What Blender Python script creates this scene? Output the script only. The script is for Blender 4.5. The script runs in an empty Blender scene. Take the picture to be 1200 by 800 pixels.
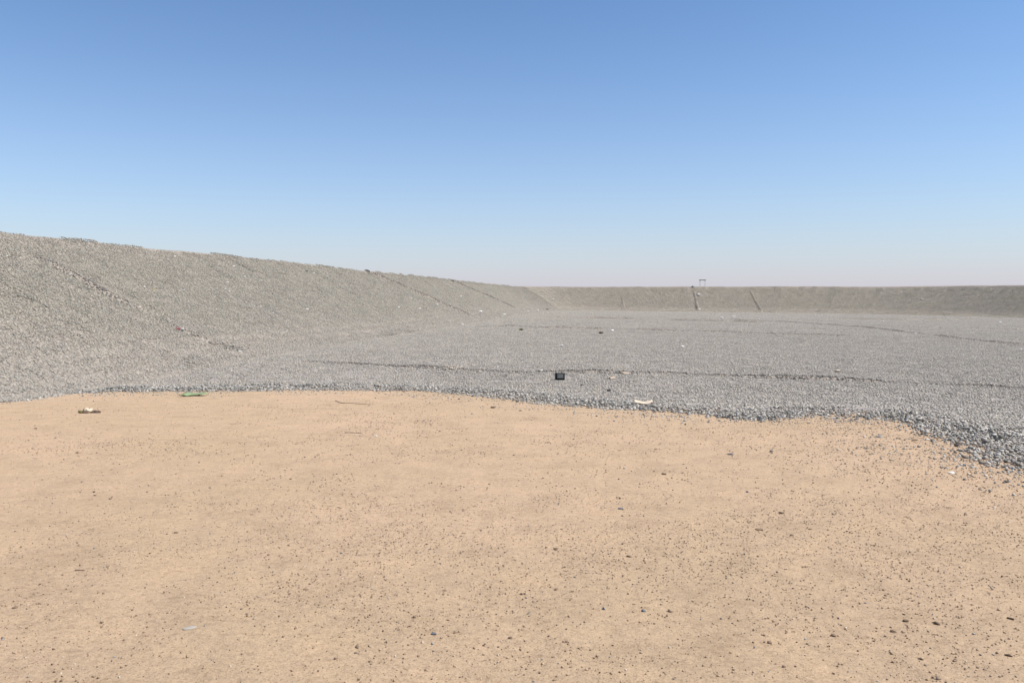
import bpy, math, random
import numpy as np
from mathutils import Vector, Matrix

S = bpy.context.scene
COL = S.collection
R = math.radians
rng = np.random.default_rng(7)
random.seed(7)

# ------------------------------------------------------------------ camera
LENS = 28.0
FPX = LENS / 36.0 * 1200.0            # focal length in pixels of the 1200 px wide photograph
HORIZON = 349.0                       # row of the eye level
cd = bpy.data.cameras.new('camera')
cd.lens = LENS; cd.sensor_width = 36.0
cd.shift_y = -(400.0 - HORIZON) / 1200.0
cd.clip_start = 0.1; cd.clip_end = 12000
cam = bpy.data.objects.new('camera', cd)
cam.location = (0, 0, 0); cam.rotation_euler = (R(90), 0, 0)
COL.objects.link(cam); S.camera = cam

# ------------------------------------------------------------------ sky, sun, exposure
SUN_AZ, SUN_EL = 102.0, 57.0           # azimuth clockwise from the view direction, elevation
w = bpy.data.worlds.new('World'); S.world = w; w.use_nodes = True
nt = w.node_tree; nt.nodes.clear()
sky = nt.nodes.new('ShaderNodeTexSky'); sky.sky_type = 'NISHITA'; sky.sun_disc = False
sky.sun_elevation = R(SUN_EL); sky.sun_rotation = R(SUN_AZ)
sky.altitude = 0; sky.air_density = 1.0; sky.dust_density = 0.35; sky.ozone_density = 4.0
bg = nt.nodes.new('ShaderNodeBackground'); bg.inputs['Strength'].default_value = 0.076
wo = nt.nodes.new('ShaderNodeOutputWorld')
# dust hanging over the desert: the sky pales towards the horizon, alike all round
tc = nt.nodes.new('ShaderNodeTexCoord'); sx = nt.nodes.new('ShaderNodeSeparateXYZ')
nt.links.new(tc.outputs['Generated'], sx.inputs[0])
def wmath(op, a, b=None):
    n_ = nt.nodes.new('ShaderNodeMath'); n_.operation = op
    for i_, v_ in enumerate((a, b)):
        if v_ is None: continue
        if isinstance(v_, (int, float)): n_.inputs[i_].default_value = v_
        else: nt.links.new(v_, n_.inputs[i_])
    return n_.outputs[0]
el_ = wmath('MAXIMUM', sx.outputs[2], 0.0)
fac_ = wmath('MULTIPLY', wmath('EXPONENT', wmath('MULTIPLY', el_, -1.0 / 0.135)), 0.92)
hz = nt.nodes.new('ShaderNodeMix'); hz.data_type = 'RGBA'
nt.links.new(fac_, hz.inputs[0]); tn = nt.nodes.new('ShaderNodeMix'); tn.data_type = 'RGBA'; tn.blend_type = 'MULTIPLY'; tn.inputs[0].default_value = 1.0
nt.links.new(sky.outputs[0], tn.inputs[6]); tn.inputs[7].default_value = (0.87, 0.985, 1.00, 1)
gm = nt.nodes.new('ShaderNodeGamma'); gm.inputs[1].default_value = 1.22
nt.links.new(tn.outputs[2], gm.inputs[0]); nt.links.new(gm.outputs[0], hz.inputs[6]); hz.inputs[7].default_value = (5.8, 5.35, 6.35, 1)
nt.links.new(hz.outputs[2], bg.inputs[0]); nt.links.new(bg.outputs[0], wo.inputs[0])
sd = bpy.data.lights.new('sun', 'SUN'); sd.energy = 4.4; sd.angle = R(0.53); sd.color = (1.0, 0.945, 0.865)
sun = bpy.data.objects.new('sun', sd); COL.objects.link(sun)
sv = Vector((math.sin(R(SUN_AZ)) * math.cos(R(SUN_EL)), math.cos(R(SUN_AZ)) * math.cos(R(SUN_EL)), math.sin(R(SUN_EL))))
sun.rotation_euler = sv.to_track_quat('Z', 'Y').to_euler()
sun.location = sv * 400
S.view_settings.view_transform = 'Standard'; S.view_settings.look = 'None'
S.view_settings.gamma = 1.0; S.view_settings.use_curve_mapping = False
S.view_settings.exposure = 0.5
S.render.engine = 'CYCLES'

# ------------------------------------------------------------------ materials
def new_mat(name, rough=0.95):
    m = bpy.data.materials.new(name); m.use_nodes = True
    n = m.node_tree
    b = n.nodes['Principled BSDF']; b.inputs['Roughness'].default_value = rough
    b.inputs['Specular IOR Level'].default_value = 0.2
    return m, n, b

def noise(n, scale, detail=4, rough=0.55, vec=None):
    t = n.nodes.new('ShaderNodeTexNoise'); t.inputs['Scale'].default_value = scale
    t.inputs['Detail'].default_value = detail; t.inputs['Roughness'].default_value = rough
    if vec is not None: n.links.new(vec, t.inputs['Vector'])
    return t

def ramp(n, fac, stops):
    r = n.nodes.new('ShaderNodeValToRGB')
    els = r.color_ramp.elements
    while len(els) < len(stops): els.new(0.5)
    for e, (p, c) in zip(els, stops):
        e.position = p; e.color = (*c, 1) if len(c) == 3 else c
    n.links.new(fac, r.inputs[0]); return r

def mix(n, mode, fac, a, b):
    m = n.nodes.new('ShaderNodeMix'); m.data_type = 'RGBA'; m.blend_type = mode
    if isinstance(fac, float): m.inputs[0].default_value = fac
    else: n.links.new(fac, m.inputs[0])
    for s, v in ((m.inputs[6], a), (m.inputs[7], b)):
        if isinstance(v, tuple): s.default_value = (*v, 1)
        else: n.links.new(v, s)
    return m.outputs[2]

def bump(n, b, h, strength, dist):
    bp = n.nodes.new('ShaderNodeBump'); bp.inputs['Strength'].default_value = strength
    bp.inputs['Distance'].default_value = dist
    n.links.new(h, bp.inputs['Height']); n.links.new(bp.outputs[0], b.inputs['Normal'])

def geo_pos(n):
    return n.nodes.new('ShaderNodeNewGeometry').outputs['Position']

def mat_sand():
    m, n, b = new_mat('packed_sand', 0.98)
    p = geo_pos(n)
    n1 = noise(n, 0.22, 5, 0.6, p); n2 = noise(n, 1.7, 6, 0.65, p)
    n3 = noise(n, 17, 6, 0.8, p); n4 = noise(n, 70, 4, 0.8, p)
    base = ramp(n, n1.outputs[0], [(0.3, (0.395, 0.287, 0.182)), (0.52, (0.415, 0.298, 0.194)), (0.72, (0.445, 0.316, 0.209))]).outputs[0]
    c = mix(n, 'MULTIPLY', 1.0, base, ramp(n, n2.outputs[0], [(0.28, (0.86, 0.85, 0.83)), (0.5, (1, 1, 1)), (0.72, (1.09, 1.07, 1.04))]).outputs[0])
    c = mix(n, 'MULTIPLY', 1.0, c, ramp(n, n3.outputs[0], [(0.32, (0.72, 0.69, 0.66)), (0.47, (1, 1, 1)), (0.66, (1.16, 1.15, 1.14))]).outputs[0])
    c = mix(n, 'MULTIPLY', 1.0, c, ramp(n, n4.outputs[0], [(0.32, (0.62, 0.58, 0.54)), (0.47, (1, 1, 1)), (0.68, (1.22, 1.21, 1.20))]).outputs[0])
    n.links.new(c, b.inputs['Base Color'])
    a = n.nodes.new('ShaderNodeMath'); a.operation = 'MULTIPLY_ADD'; a.inputs[1].default_value = 2.2
    n.links.new(n3.outputs[0], a.inputs[0]); n.links.new(n4.outputs[0], a.inputs[2])
    bump(n, b, a.outputs[0], 0.75, 0.009)
    return m

def mat_bed(name, c0, c1):
    """fines between the stones"""
    m, n, b = new_mat(name, 0.98)
    p = geo_pos(n)
    v = n.nodes.new('ShaderNodeTexVoronoi'); v.inputs['Scale'].default_value = 16
    n.links.new(p, v.inputs['Vector'])
    n1 = noise(n, 5, 6, 0.7, p)
    c = ramp(n, n1.outputs[0], [(0.3, c0), (0.7, c1)]).outputs[0]
    hv = n.nodes.new('ShaderNodeSeparateColor'); n.links.new(v.outputs['Color'], hv.inputs[0])
    c = mix(n, 'MULTIPLY', 1.0, c, ramp(n, hv.outputs[0], [(0.0, (0.55, 0.56, 0.58)), (1.0, (1.35, 1.32, 1.28))]).outputs[0])
    n.links.new(c, b.inputs['Base Color'])
    bump(n, b, n1.outputs[0], 0.6, 0.05)
    return m

def mat_stone(name, tint, dust, dust_amount, low=None):
    """low = (tint, dust) that take over at the foot of a slope"""
    m, n, b = new_mat(name, 0.92)
    at = n.nodes.new('ShaderNodeAttribute'); at.attribute_name = 'col'
    p = geo_pos(n)
    n1 = noise(n, 0.16, 4, 0.6, p); n2 = noise(n, 45, 3, 0.7, p); n0 = noise(n, 0.9, 4, 0.6, p)
    if low:
        sp = n.nodes.new('ShaderNodeSeparateXYZ'); n.links.new(p, sp.inputs[0])
        nz = noise(n, 0.35, 4, 0.6, p)
        za = n.nodes.new('ShaderNodeMath'); za.operation = 'MULTIPLY_ADD'; za.inputs[1].default_value = 2.4
        n.links.new(nz.outputs[0], za.inputs[0]); n.links.new(sp.outputs[2], za.inputs[2])
        mr = n.nodes.new('ShaderNodeMapRange'); mr.inputs['From Min'].default_value = -2.0; mr.inputs['From Max'].default_value = 0.6
        n.links.new(za.outputs[0], mr.inputs['Value'])
        tint = mix(n, 'MIX', mr.outputs[0], low[0], tint); dust = mix(n, 'MIX', mr.outputs[0], low[1], dust)
    c = mix(n, 'MULTIPLY', 1.0, at.outputs['Color'], tint)
    f = n.nodes.new('ShaderNodeMath'); f.operation = 'MULTIPLY_ADD'
    n.links.new(n1.outputs[0], f.inputs[0]); f.inputs[1].default_value = 1.5
    f.inputs[2].default_value = dust_amount - 0.75; f.use_clamp = True
    c = mix(n, 'MIX', f.outputs[0], c, dust)
    c = mix(n, 'MULTIPLY', 1.0, c, ramp(n, n0.outputs[0], [(0.25, (0.86, 0.87, 0.88)), (0.75, (1.12, 1.11, 1.10))]).outputs[0])
    c = mix(n, 'MULTIPLY', 1.0, c, ramp(n, n2.outputs[0], [(0.3, (0.8, 0.8, 0.8)), (0.7, (1.12, 1.12, 1.12))]).outputs[0])
    n.links.new(c, b.inputs['Base Color'])
    return m

def mat_plain(name, col, rough=0.8, var=0.25, scale=9.0, thin=0.0):
    m, n, b = new_mat(name, rough)
    p = n.nodes.new('ShaderNodeTexCoord').outputs['Object']
    n1 = noise(n, scale, 5, 0.65, p)
    lo = tuple(1 - var for _ in range(3)); hi = tuple(1 + var * 0.5 for _ in range(3))
    c = mix(n, 'MULTIPLY', 1.0, col, ramp(n, n1.outputs[0], [(0.3, lo), (0.7, hi)]).outputs[0])
    n.links.new(c, b.inputs['Base Color'])
    if thin: b.inputs['Subsurface Weight'].default_value = 0.0
    return m

M_SAND = mat_sand()
M_BED = mat_bed('gravel_fines', (0.25, 0.225, 0.20), (0.34, 0.305, 0.275))
M_BEDT = mat_bed('slope_fines', (0.24, 0.21, 0.175), (0.32, 0.28, 0.235))
M_BEDR = mat_bed('undusted_shaded_fines', (0.15, 0.138, 0.125), (0.22, 0.20, 0.18))  # ridge bed darkened with the same painted shadow, not assigned
M_PLAIN = mat_bed('desert_soil', (0.34, 0.25, 0.16), (0.42, 0.31, 0.20))
FLOOR_T, FLOOR_D = (1.03, 0.96, 0.85), (0.405, 0.367, 0.315)
M_STONE = mat_stone('crushed_stone', FLOOR_T, FLOOR_D, 0.48)
M_FAR = mat_stone('far_slope_stone', (1.10, 1.02, 0.88), (0.41, 0.365, 0.28), 0.45)
M_FAR2 = mat_stone('right_slope_stone', (1.07, 0.995, 0.86), (0.40, 0.357, 0.275), 0.45)
M_RIDGE = mat_stone('undusted_shaded_stone', (0.78, 0.73, 0.665), (0.36, 0.32, 0.275), 0.28)  # undusted darker stone; the ridges' missing shadow is also put into the colour
M_SLOPE = mat_stone('dusty_crushed_stone', (0.85, 0.80, 0.71), (0.315, 0.288, 0.232), 0.48, (tuple(k * 0.88 for k in FLOOR_T), tuple(k * 0.88 for k in FLOOR_D)))
M_RIM = mat_stone('fresh_crushed_stone', (1.08, 1.03, 0.96), (0.45, 0.385, 0.31), 0.14)
M_PEB = mat_stone('sandy_pebbles', (1, 1, 1), (0.42, 0.29, 0.18), 0.12)
M_ROCK = mat_stone('weathered_stone', (1, 1, 1), (0.40, 0.30, 0.2), 0.06)

# ------------------------------------------------------------------ the lie of the land (metres, eye at the origin)
def vnoise(x, y, seed=0):
    """smooth value noise in -1..1"""
    x = np.asarray(x, float); y = np.asarray(y, float)
    xi = np.floor(x).astype(np.int64); yi = np.floor(y).astype(np.int64)
    fx = x - xi; fy = y - yi
    fx = fx * fx * (3 - 2 * fx); fy = fy * fy * (3 - 2 * fy)
    def h(a, b):
        n = (a * 374761393 + b * 668265263 + seed * 982451653) & 0x7fffffff
        n = ((n ^ (n >> 13)) * 1274126177) & 0x7fffffff
        n = n ^ (n >> 16)
        return (n & 0xffff) / 32767.5 - 1
    return (h(xi, yi) * (1 - fx) + h(xi + 1, yi) * fx) * (1 - fy) + (h(xi, yi + 1) * (1 - fx) + h(xi + 1, yi + 1) * fx) * fy

def fbm(x, y, octs=4, seed=0):
    s = 0; a = 1; t = 0
    for k in range(octs):
        s = s + a * vnoise(np.asarray(x) * 2 ** k, np.asarray(y) * 2 ** k, seed + k); t += a; a *= 0.5
    return s / t

EYE_SAND = 1.9; GRADE = 0.045
def z_ramp(x, y):
    return np.minimum(-EYE_SAND - GRADE * np.asarray(y, float), 0.5)
def z_floor(x, y):
    return -3.2 - 0.0128 * (np.asarray(x, float) - 6.0)

# rim of the sand pad: rows and columns read off the photograph, laid on the ramp surface
def on_ramp(u, v):
    p = v - HORIZON
    y = EYE_SAND * FPX / (p - GRADE * FPX)
    return ((u - 600) / FPX * y, y)
RIM_PX = [(0, 470), (60, 463), (110, 460), (230, 459), (330, 457), (420, 457), (500, 459), (560, 463), (610, 469), (690, 478), (760, 482), (820, 485),
          (880, 493), (950, 488), (1000, 486), (1040, 493), (1075, 503), (1110, 514), (1135, 528), (1165, 541), (1200, 552)]
RIM = [(-24, 10), (-18.5, 17)] + [on_ramp(u, v) for u, v in RIM_PX] + [(7.6, 9.2), (8.6, 5), (10.5, -2), (13, -18), (14, -45), (6, -74)]
PAD = np.array(RIM + [(-8, -110), (-34, -110), (-34, -60)])
RIMA = np.array(RIM)

def seg_dist(px, py, A, closed=False):
    px = np.asarray(px, float); py = np.asarray(py, float)
    d = np.full(px.shape, 1e9)
    n = len(A)
    for i in range(n if closed else n - 1):
        a = A[i]; b = A[(i + 1) % n]; e = b - a
        t = np.clip(((px - a[0]) * e[0] + (py - a[1]) * e[1]) / max(e @ e, 1e-9), 0, 1)
        d = np.minimum(d, np.hypot(px - a[0] - t * e[0], py - a[1] - t * e[1]))
    return d
def inside(px, py, A):
    px = np.asarray(px, float); py = np.asarray(py, float)
    r = np.zeros(px.shape, bool); n = len(A)
    for i in range(n):
        x0, y0 = A[i]; x1, y1 = A[(i + 1) % n]
        c = ((y0 > py) != (y1 > py)) & (px < (x1 - x0) * (py - y0) / ((y1 - y0) if abs(y1 - y0) > 1e-12 else 1e-12) + x0)
        r ^= c
    return r
def rim_sd(x, y):
    d = seg_dist(x, y, RIMA)
    return np.where(inside(x, y, PAD), -d, d)

def terrain(x, y, sd=None):
    """height of the ground without its gravel cover"""
    if sd is None: sd = rim_sd(x, y)
    zr = z_ramp(x, y); zf = z_floor(x, y)
    t = np.clip(sd / 9.0, 0, 1); t = t * t * (3 - 2 * t)
    return zr * (1 - t) + zf * t

# toe and crest of the embankments
CREST = 3.1
def left_toe(y): return -18.6 + 0.135 * y
def left_crest(y): return -30.0 + 0.143 * y
L_ST = np.concatenate([np.linspace(-70, 15, 40), np.linspace(16, 60, 110), np.linspace(60.5, 215, 170)])
toeL = np.array([(left_toe(y), min(y, 213.0)) for y in L_ST])
creL = np.array([(left_crest(y) + 0 * y, y + (0 if y < 120 else (y - 120) / 95 * 8)) for y in L_ST])
far_x = np.linspace(toeL[-1][0], 82, 150)
toeF = np.array([(x, 213.0) for x in far_x])
creF = np.array([(creL[-1][0] + (90 - creL[-1][0]) * k / 149, 223.0) for k in range(150)])
def poly(pts, n):
    pts = np.array(pts, float); s = np.concatenate([[0], np.cumsum(np.hypot(*np.diff(pts, axis=0).T))])
    q = np.linspace(0, s[-1], n); return np.stack([np.interp(q, s, pts[:, 0]), np.interp(q, s, pts[:, 1])], 1)
RT = [(82, 213), (90, 212.4), (97, 210), (103.5, 205.5), (109, 199.5), (113, 193.5), (117, 186), (140, 120), (152, 40), (150, -40), (138, -74), (-6, -76)]
RC = [(90, 223), (99, 222.7), (107, 220.8), (114.5, 216), (120.5, 208.5), (125, 200), (129, 189), (151, 122), (163.5, 40), (161, -44), (146, -86), (-6, -88)]
def poly2(A, B, n):
    A = np.array(A, float); B = np.array(B, float)
    s = np.concatenate([[0], np.cumsum(np.hypot(*np.diff(A, axis=0).T))]); q = np.linspace(0, s[-1], n)
    f = lambda P: np.stack([np.interp(q, s, P[:, 0]), np.interp(q, s, P[:, 1])], 1)
    return f(A), f(B)
toeR, creR = poly2(RT, RC, 420)
def ease(P, k=15):
    Q = np.pad(P, ((k, k), (0, 0)), mode='edge'); w = np.hanning(2 * k + 3)[1:-1]; w /= w.sum()
    Q = np.stack([np.convolve(Q[:, c], w, mode='valid') for c in range(2)], 1); Q[0] = P[0]; Q[-1] = P[-1]; return Q
toeR, creR = ease(toeR), ease(creR)
# the corner between the left and the far bank is rounded too
nL = len(toeL)
def round_corner(A, B, k=30, reach=60):
    P = np.concatenate([A, B[1:]]); Q = P.copy()
    for _ in range(2): Q = ease(Q, k)
    i = np.arange(len(P)); w = np.clip(1 - (np.abs(i - (nL - 1)) - reach * 0.5) / (reach * 0.5), 0, 1)[:, None]; w = w * w * (3 - 2 * w)
    P = P * (1 - w) + Q * w
    return P[:nL], P[nL - 1:]
toeL, toeF = round_corner(toeL, toeF); creL, creF = round_corner(creL, creF)

TOE_LOOP = np.array([tuple(p) for p in toeL[::6]] + [tuple(toeL[-1])] + [tuple(p) for p in toeF[::6]] + [(82, 213)] + [tuple(p) for p in toeR[1:]] + [(-20, -95)])

def mesh_obj(name, V, F, mat, parent=None, smooth=False, col=None):
    V = np.asarray(V, np.float32); F = np.asarray(F, np.int32)
    me = bpy.data.meshes.new(name)
    me.vertices.add(len(V)); me.vertices.foreach_set('co', V.ravel())
    k = F.shape[1]
    me.loops.add(F.size); me.loops.foreach_set('vertex_index', F.ravel())
    me.polygons.add(len(F)); me.polygons.foreach_set('loop_start', np.arange(0, F.size, k, dtype=np.int32))
    if smooth: me.polygons.foreach_set('use_smooth', np.ones(len(F), bool))
    me.update(calc_edges=True)
    if col is not None:
        a = me.attributes.new('col', 'FLOAT_COLOR', 'POINT')
        c4 = np.ones((len(V), 4), np.float32); c4[:, :3] = col
        a.data.foreach_set('color', c4.ravel())
    me.materials.append(mat)
    o = bpy.data.objects.new(name, me); COL.objects.link(o)
    if parent: o.parent = parent
    return o

def grid_faces(nr, nc):
    i = np.arange(nr * nc).reshape(nr, nc)
    return np.stack([i[:-1, :-1], i[:-1, 1:], i[1:, 1:], i[1:, :-1]], -1).reshape(-1, 4)

def keep_faces(V, F, mask):
    F = F[mask]; u, inv = np.unique(F, return_inverse=True)
    return V[u], inv.reshape(F.shape)

# polar sheet round the viewpoint: fine in front, coarse behind
ang = np.concatenate([np.linspace(-R(37), R(37), 330), np.linspace(R(37), R(323), 90)[1:]])
rad = np.concatenate([[0.01, 0.6, 1.2, 1.8], np.exp(np.linspace(math.log(2.4), math.log(300), 430))])
AA, RR = np.meshgrid(ang, rad)
PX = RR * np.sin(AA); PY = RR * np.cos(AA)
PF = grid_faces(len(rad), len(ang))
SD = rim_sd(PX, PY)
T = terrain(PX, PY, SD)
wob = fbm(PX * 0.9, PY * 0.9, 3, 3)
wob2 = fbm(PX * 3.1, PY * 3.1, 3, 9)

# wheel ruts and lumps pressed into the sand
def sand_relief(x, y):
    h = 0.035 * fbm(x * 0.35, y * 0.35, 3, 11) + 0.016 * fbm(x * 1.6, y * 1.6, 3, 12) + 0.012 * fbm(x * 6, y * 6, 3, 13) * (0.5 + 0.5 * np.clip(0.5 + 0.12 * x, 0, 1))
    return h
Zs = T + sand_relief(PX, PY)
toe_off = PX - left_toe(PY)
V = np.stack([PX, PY, Zs], -1).reshape(-1, 3)
fc = lambda A: A.reshape(-1)[PF].mean(1)
m = (fc(SD) < 2.2) & (fc(toe_off) > -7.0) & (fc(PY) > -80)
Vs, Fs = keep_faces(V, PF, m)
sand = mesh_obj('sand_ground', Vs, Fs, M_SAND, smooth=True); sand['kind'] = 'structure'

# the gravel layer thickens away from the rim and is heaped along it
def gravel_cover(sd, x, y):
    w1 = fbm(x * 0.9, y * 0.9, 3, 3); w2 = fbm(x * 3.1, y * 3.1, 3, 9)
    s = sd + 0.62 * w1 + 0.25 * w2
    t = np.clip((s - 0.1) / 1.3, 0, 1)
    heap = 0.055 * np.exp(-((s - 1.3) / 0.7) ** 2)
    return -0.12 + 0.15 * t + heap + 0.012 * w2 + 0.03 * fbm(x * 0.25, y * 0.25, 3, 5)
def ground(x, y):
    """top of whatever lies on the basin bottom"""
    sd = rim_sd(x, y); t = terrain(x, y, sd)
    return np.maximum(t + sand_relief(x, y), t + gravel_cover(sd, x, y))
Zg = T + gravel_cover(SD, PX, PY)
V = np.stack([PX, PY, Zg], -1).reshape(-1, 3)
m = (fc(SD) > -1.2) & inside(fc(PX), fc(PY), TOE_LOOP) | ((fc(SD) > 0) & (seg_dist(fc(PX), fc(PY), TOE_LOOP, True) < 1.5))
Vg, Fg = keep_faces(V, PF, m)
floor = mesh_obj('gravel_floor', Vg, Fg, M_BED, smooth=True); floor['kind'] = 'structure'

# embankments: lofted from toe over crest and crown to the outer foot
EMB_T = np.concatenate([[-0.28], np.linspace(-0.2, 0.9, 27), [0.95, 0.985, 1.0]])
def slope_profile(t):
    return np.where(t < 0.2, np.where(t < -0.2, (t + 0.2) * 0.5, (t + 0.2) ** 2 / 0.8), t)
def emb_point(toe, cre, t, seed):
    """toe, cre (n,2); t (n,) -> xyz on the inner face"""
    x = toe[:, 0] + (cre[:, 0] - toe[:, 0]) * t; y = toe[:, 1] + (cre[:, 1] - toe[:, 1]) * t
    z0 = terrain(toe[:, 0], toe[:, 1]); z0 = np.minimum(z0, z_floor(toe[:, 0], toe[:, 1]))
    cz = CREST + 0.10 * fbm(x * 0.08, y * 0.08, 2, 21) + 0.05 * fbm(x * 0.5, y * 0.5, 2, 22)
    z = z0 + (cz - z0) * slope_profile(t) + np.interp(t, [-0.2, 0.0, 0.2], [-0.07, 0.0, 0.03]) + np.where((t > 0) & (t < 1), 0.07, 0.0) * fbm(x * 0.11, y * 0.11, 2, seed)
    return np.stack([x, y, z], 1)
def embankment(name, toe, cre, seed):
    rows = [emb_point(toe, cre, np.full(len(toe), t), seed) for t in EMB_T]
    d = cre - toe; d = d / np.linalg.norm(d, axis=1)[:, None]
    top = rows[-1]
    for off, z in ((0.8, 0.06), (2.2, 0.02), (4.0, -0.05), (5.0, -0.5)):
        q = top.copy(); q[:, :2] += d * off; q[:, 2] += z; rows.append(q)
    q = top.copy(); q[:, :2] += d * 10; q[:, 2] = 0.35; rows.append(q)
    V = np.stack(rows, 0); n, k, _ = V.shape
    o = mesh_obj(name, V.reshape(-1, 3), grid_faces(n, k)[:, ::-1], M_BEDT, smooth=True)
    o['kind'] = 'structure'; return rows[-1]
outL = embankment('left_embankment', toeL, creL, 31)
outF = embankment('far_embankment', toeF, creF, 32)
outR = embankment('right_embankment', toeR, creR, 33)

# the desert outside, out to the horizon
loop = np.concatenate([outL, outF[1:], outR[1:]])[::4].copy()
loop = np.concatenate([loop, [[-10, -112, 0.3], [-34, -112, 0.3]]]); loop[:, 2] = 0.38
c0 = np.array([60.0, 70.0])
rows = [loop]
for rr, z in ((60, 0.4), (250, 0.2), (1000, 0.0), (6000, -2.0)):
    q = loop.copy(); v = q[:, :2] - c0; q[:, :2] += v / np.linalg.norm(v, axis=1)[:, None] * rr; q[:, 2] = z; rows.append(q)
Vp = np.stack(rows, 0); n, k, _ = Vp.shape
idx = np.arange(n * k).reshape(n, k); idx = np.concatenate([idx, idx[:, :1]], 1)
Fp = np.stack([idx[:-1, :-1], idx[1:, :-1], idx[1:, 1:], idx[:-1, 1:]], -1).reshape(-1, 4)
plain = mesh_obj('desert_plain', Vp.reshape(-1, 3), Fp, M_PLAIN); plain['kind'] = 'structure'

# ------------------------------------------------------------------ stones
ph = (1 + 5 ** 0.5) / 2
ICO_V = np.array([(-1, ph, 0), (1, ph, 0), (-1, -ph, 0), (1, -ph, 0), (0, -1, ph), (0, 1, ph), (0, -1, -ph), (0, 1, -ph), (ph, 0, -1), (ph, 0, 1), (-ph, 0, -1), (-ph, 0, 1)]) / math.sqrt(1 + ph * ph)
CUB_V = np.array([(x_, y_, z_) for z_ in (-1, 1) for y_ in (-1, 1) for x_ in (-1, 1)]) * 0.62
CUB_F = np.array([(0, 2, 3), (0, 3, 1), (4, 5, 7), (4, 7, 6), (0, 1, 5), (0, 5, 4), (2, 6, 7), (2, 7, 3), (0, 4, 6), (0, 6, 2), (1, 3, 7), (1, 7, 5)])
ICO_F = np.array([(0, 11, 5), (0, 5, 1), (0, 1, 7), (0, 7, 10), (0, 10, 11), (1, 5, 9), (5, 11, 4), (11, 10, 2), (10, 7, 6), (7, 1, 8), (3, 9, 4), (3, 4, 2), (3, 2, 6), (3, 6, 8), (3, 8, 9), (4, 9, 5), (2, 4, 11), (6, 2, 10), (8, 6, 7), (9, 8, 1)])
def stones(cen, size, g, flat=0.62, tilt=0.7):
    """angular crushed stones: cen (n,3), size = longest half axis (n,)"""
    n = len(cen)
    v = np.repeat(CUB_V[None], n, 0) * g.uniform(0.62, 1.2, (n, 8, 1)) + g.normal(0, 0.2, (n, 8, 3))
    v *= np.stack([np.ones(n), g.uniform(0.55, 0.95, n), g.uniform(0.7, 1.3, n) * flat], 1)[:, None]
    az = g.uniform(0, 2 * np.pi, n); tx = g.normal(0, tilt, n) * 0.6
    c, s = np.cos(tx)[:, None], np.sin(tx)[:, None]
    y = v[..., 1] * c - v[..., 2] * s; z = v[..., 1] * s + v[..., 2] * c; v = np.stack([v[..., 0], y, z], -1)
    c, s = np.cos(az)[:, None], np.sin(az)[:, None]
    x = v[..., 0] * c - v[..., 1] * s; y = v[..., 0] * s + v[..., 1] * c; v = np.stack([x, y, v[..., 2]], -1)
    v = v * size[:, None, None] + cen[:, None]
    f = (CUB_F[None] + 8 * np.arange(n)[:, None, None]).reshape(-1, 3)
    return v.reshape(-1, 3), f
GREYS = np.array([(0.36, 0.355, 0.35), (0.42, 0.41, 0.395), (0.30, 0.305, 0.31), (0.19, 0.195, 0.20), (0.46, 0.43, 0.395), (0.38, 0.34, 0.30), (0.29, 0.30, 0.285), (0.46, 0.445, 0.42), (0.33, 0.325, 0.33)])
GP = np.array([0.18, 0.17, 0.15, 0.10, 0.11, 0.1, 0.07, 0.05, 0.07])
def grey_cols(n, g, pal=GREYS, p=GP):
    c = pal[g.choice(len(pal), n, p=p)] * g.uniform(0.82, 1.18, (n, 1))
    return np.repeat(c, 8, 0)

def scatter_group(mod_obj, nvar):
    """geometry nodes: the patches held in the mesh (attribute var >= 0) are set on its loose points (var = -1)"""
    ng = bpy.data.node_groups.new('stone_cover', 'GeometryNodeTree')
    ng.interface.new_socket('Geometry', in_out='INPUT', socket_type='NodeSocketGeometry')
    ng.interface.new_socket('Geometry', in_out='OUTPUT', socket_type='NodeSocketGeometry')
    N = ng.nodes; L = ng.links
    gi = N.new('NodeGroupInput'); go = N.new('NodeGroupOutput')
    def named(nm, ty):
        a = N.new('GeometryNodeInputNamedAttribute'); a.data_type = ty; a.inputs['Name'].default_value = nm
        return a.outputs['Attribute']
    var = named('var', 'INT')
    def sep(k):
        c = N.new('FunctionNodeCompare'); c.data_type = 'INT'; c.operation = 'EQUAL'
        ia = [s for s in c.inputs if s.type == 'INT']
        L.new(var, ia[0]); ia[1].default_value = k
        s = N.new('GeometryNodeSeparateGeometry'); s.domain = 'POINT'
        L.new(gi.outputs[0], s.inputs[0]); L.new(c.outputs[0], s.inputs[1]); return s.outputs[0]
    j = N.new('GeometryNodeJoinGeometry')
    for k in range(nvar):
        t = N.new('GeometryNodeGeometryToInstance'); L.new(sep(k), t.inputs[0]); L.new(t.outputs[0], j.inputs[0])
    ip = N.new('GeometryNodeInstanceOnPoints')
    L.new(sep(-1), ip.inputs['Points']); L.new(j.outputs[0], ip.inputs['Instance'])
    ip.inputs['Pick Instance'].default_value = True
    L.new(named('idx', 'INT'), ip.inputs['Instance Index'])
    L.new(named('rot', 'FLOAT_VECTOR'), ip.inputs['Rotation'])
    L.new(named('scl', 'FLOAT'), ip.inputs['Scale'])
    L.new(ip.outputs[0], go.inputs[0])
    md = mod_obj.modifiers.new('stone_cover', 'NODES'); md.node_group = ng

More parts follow.
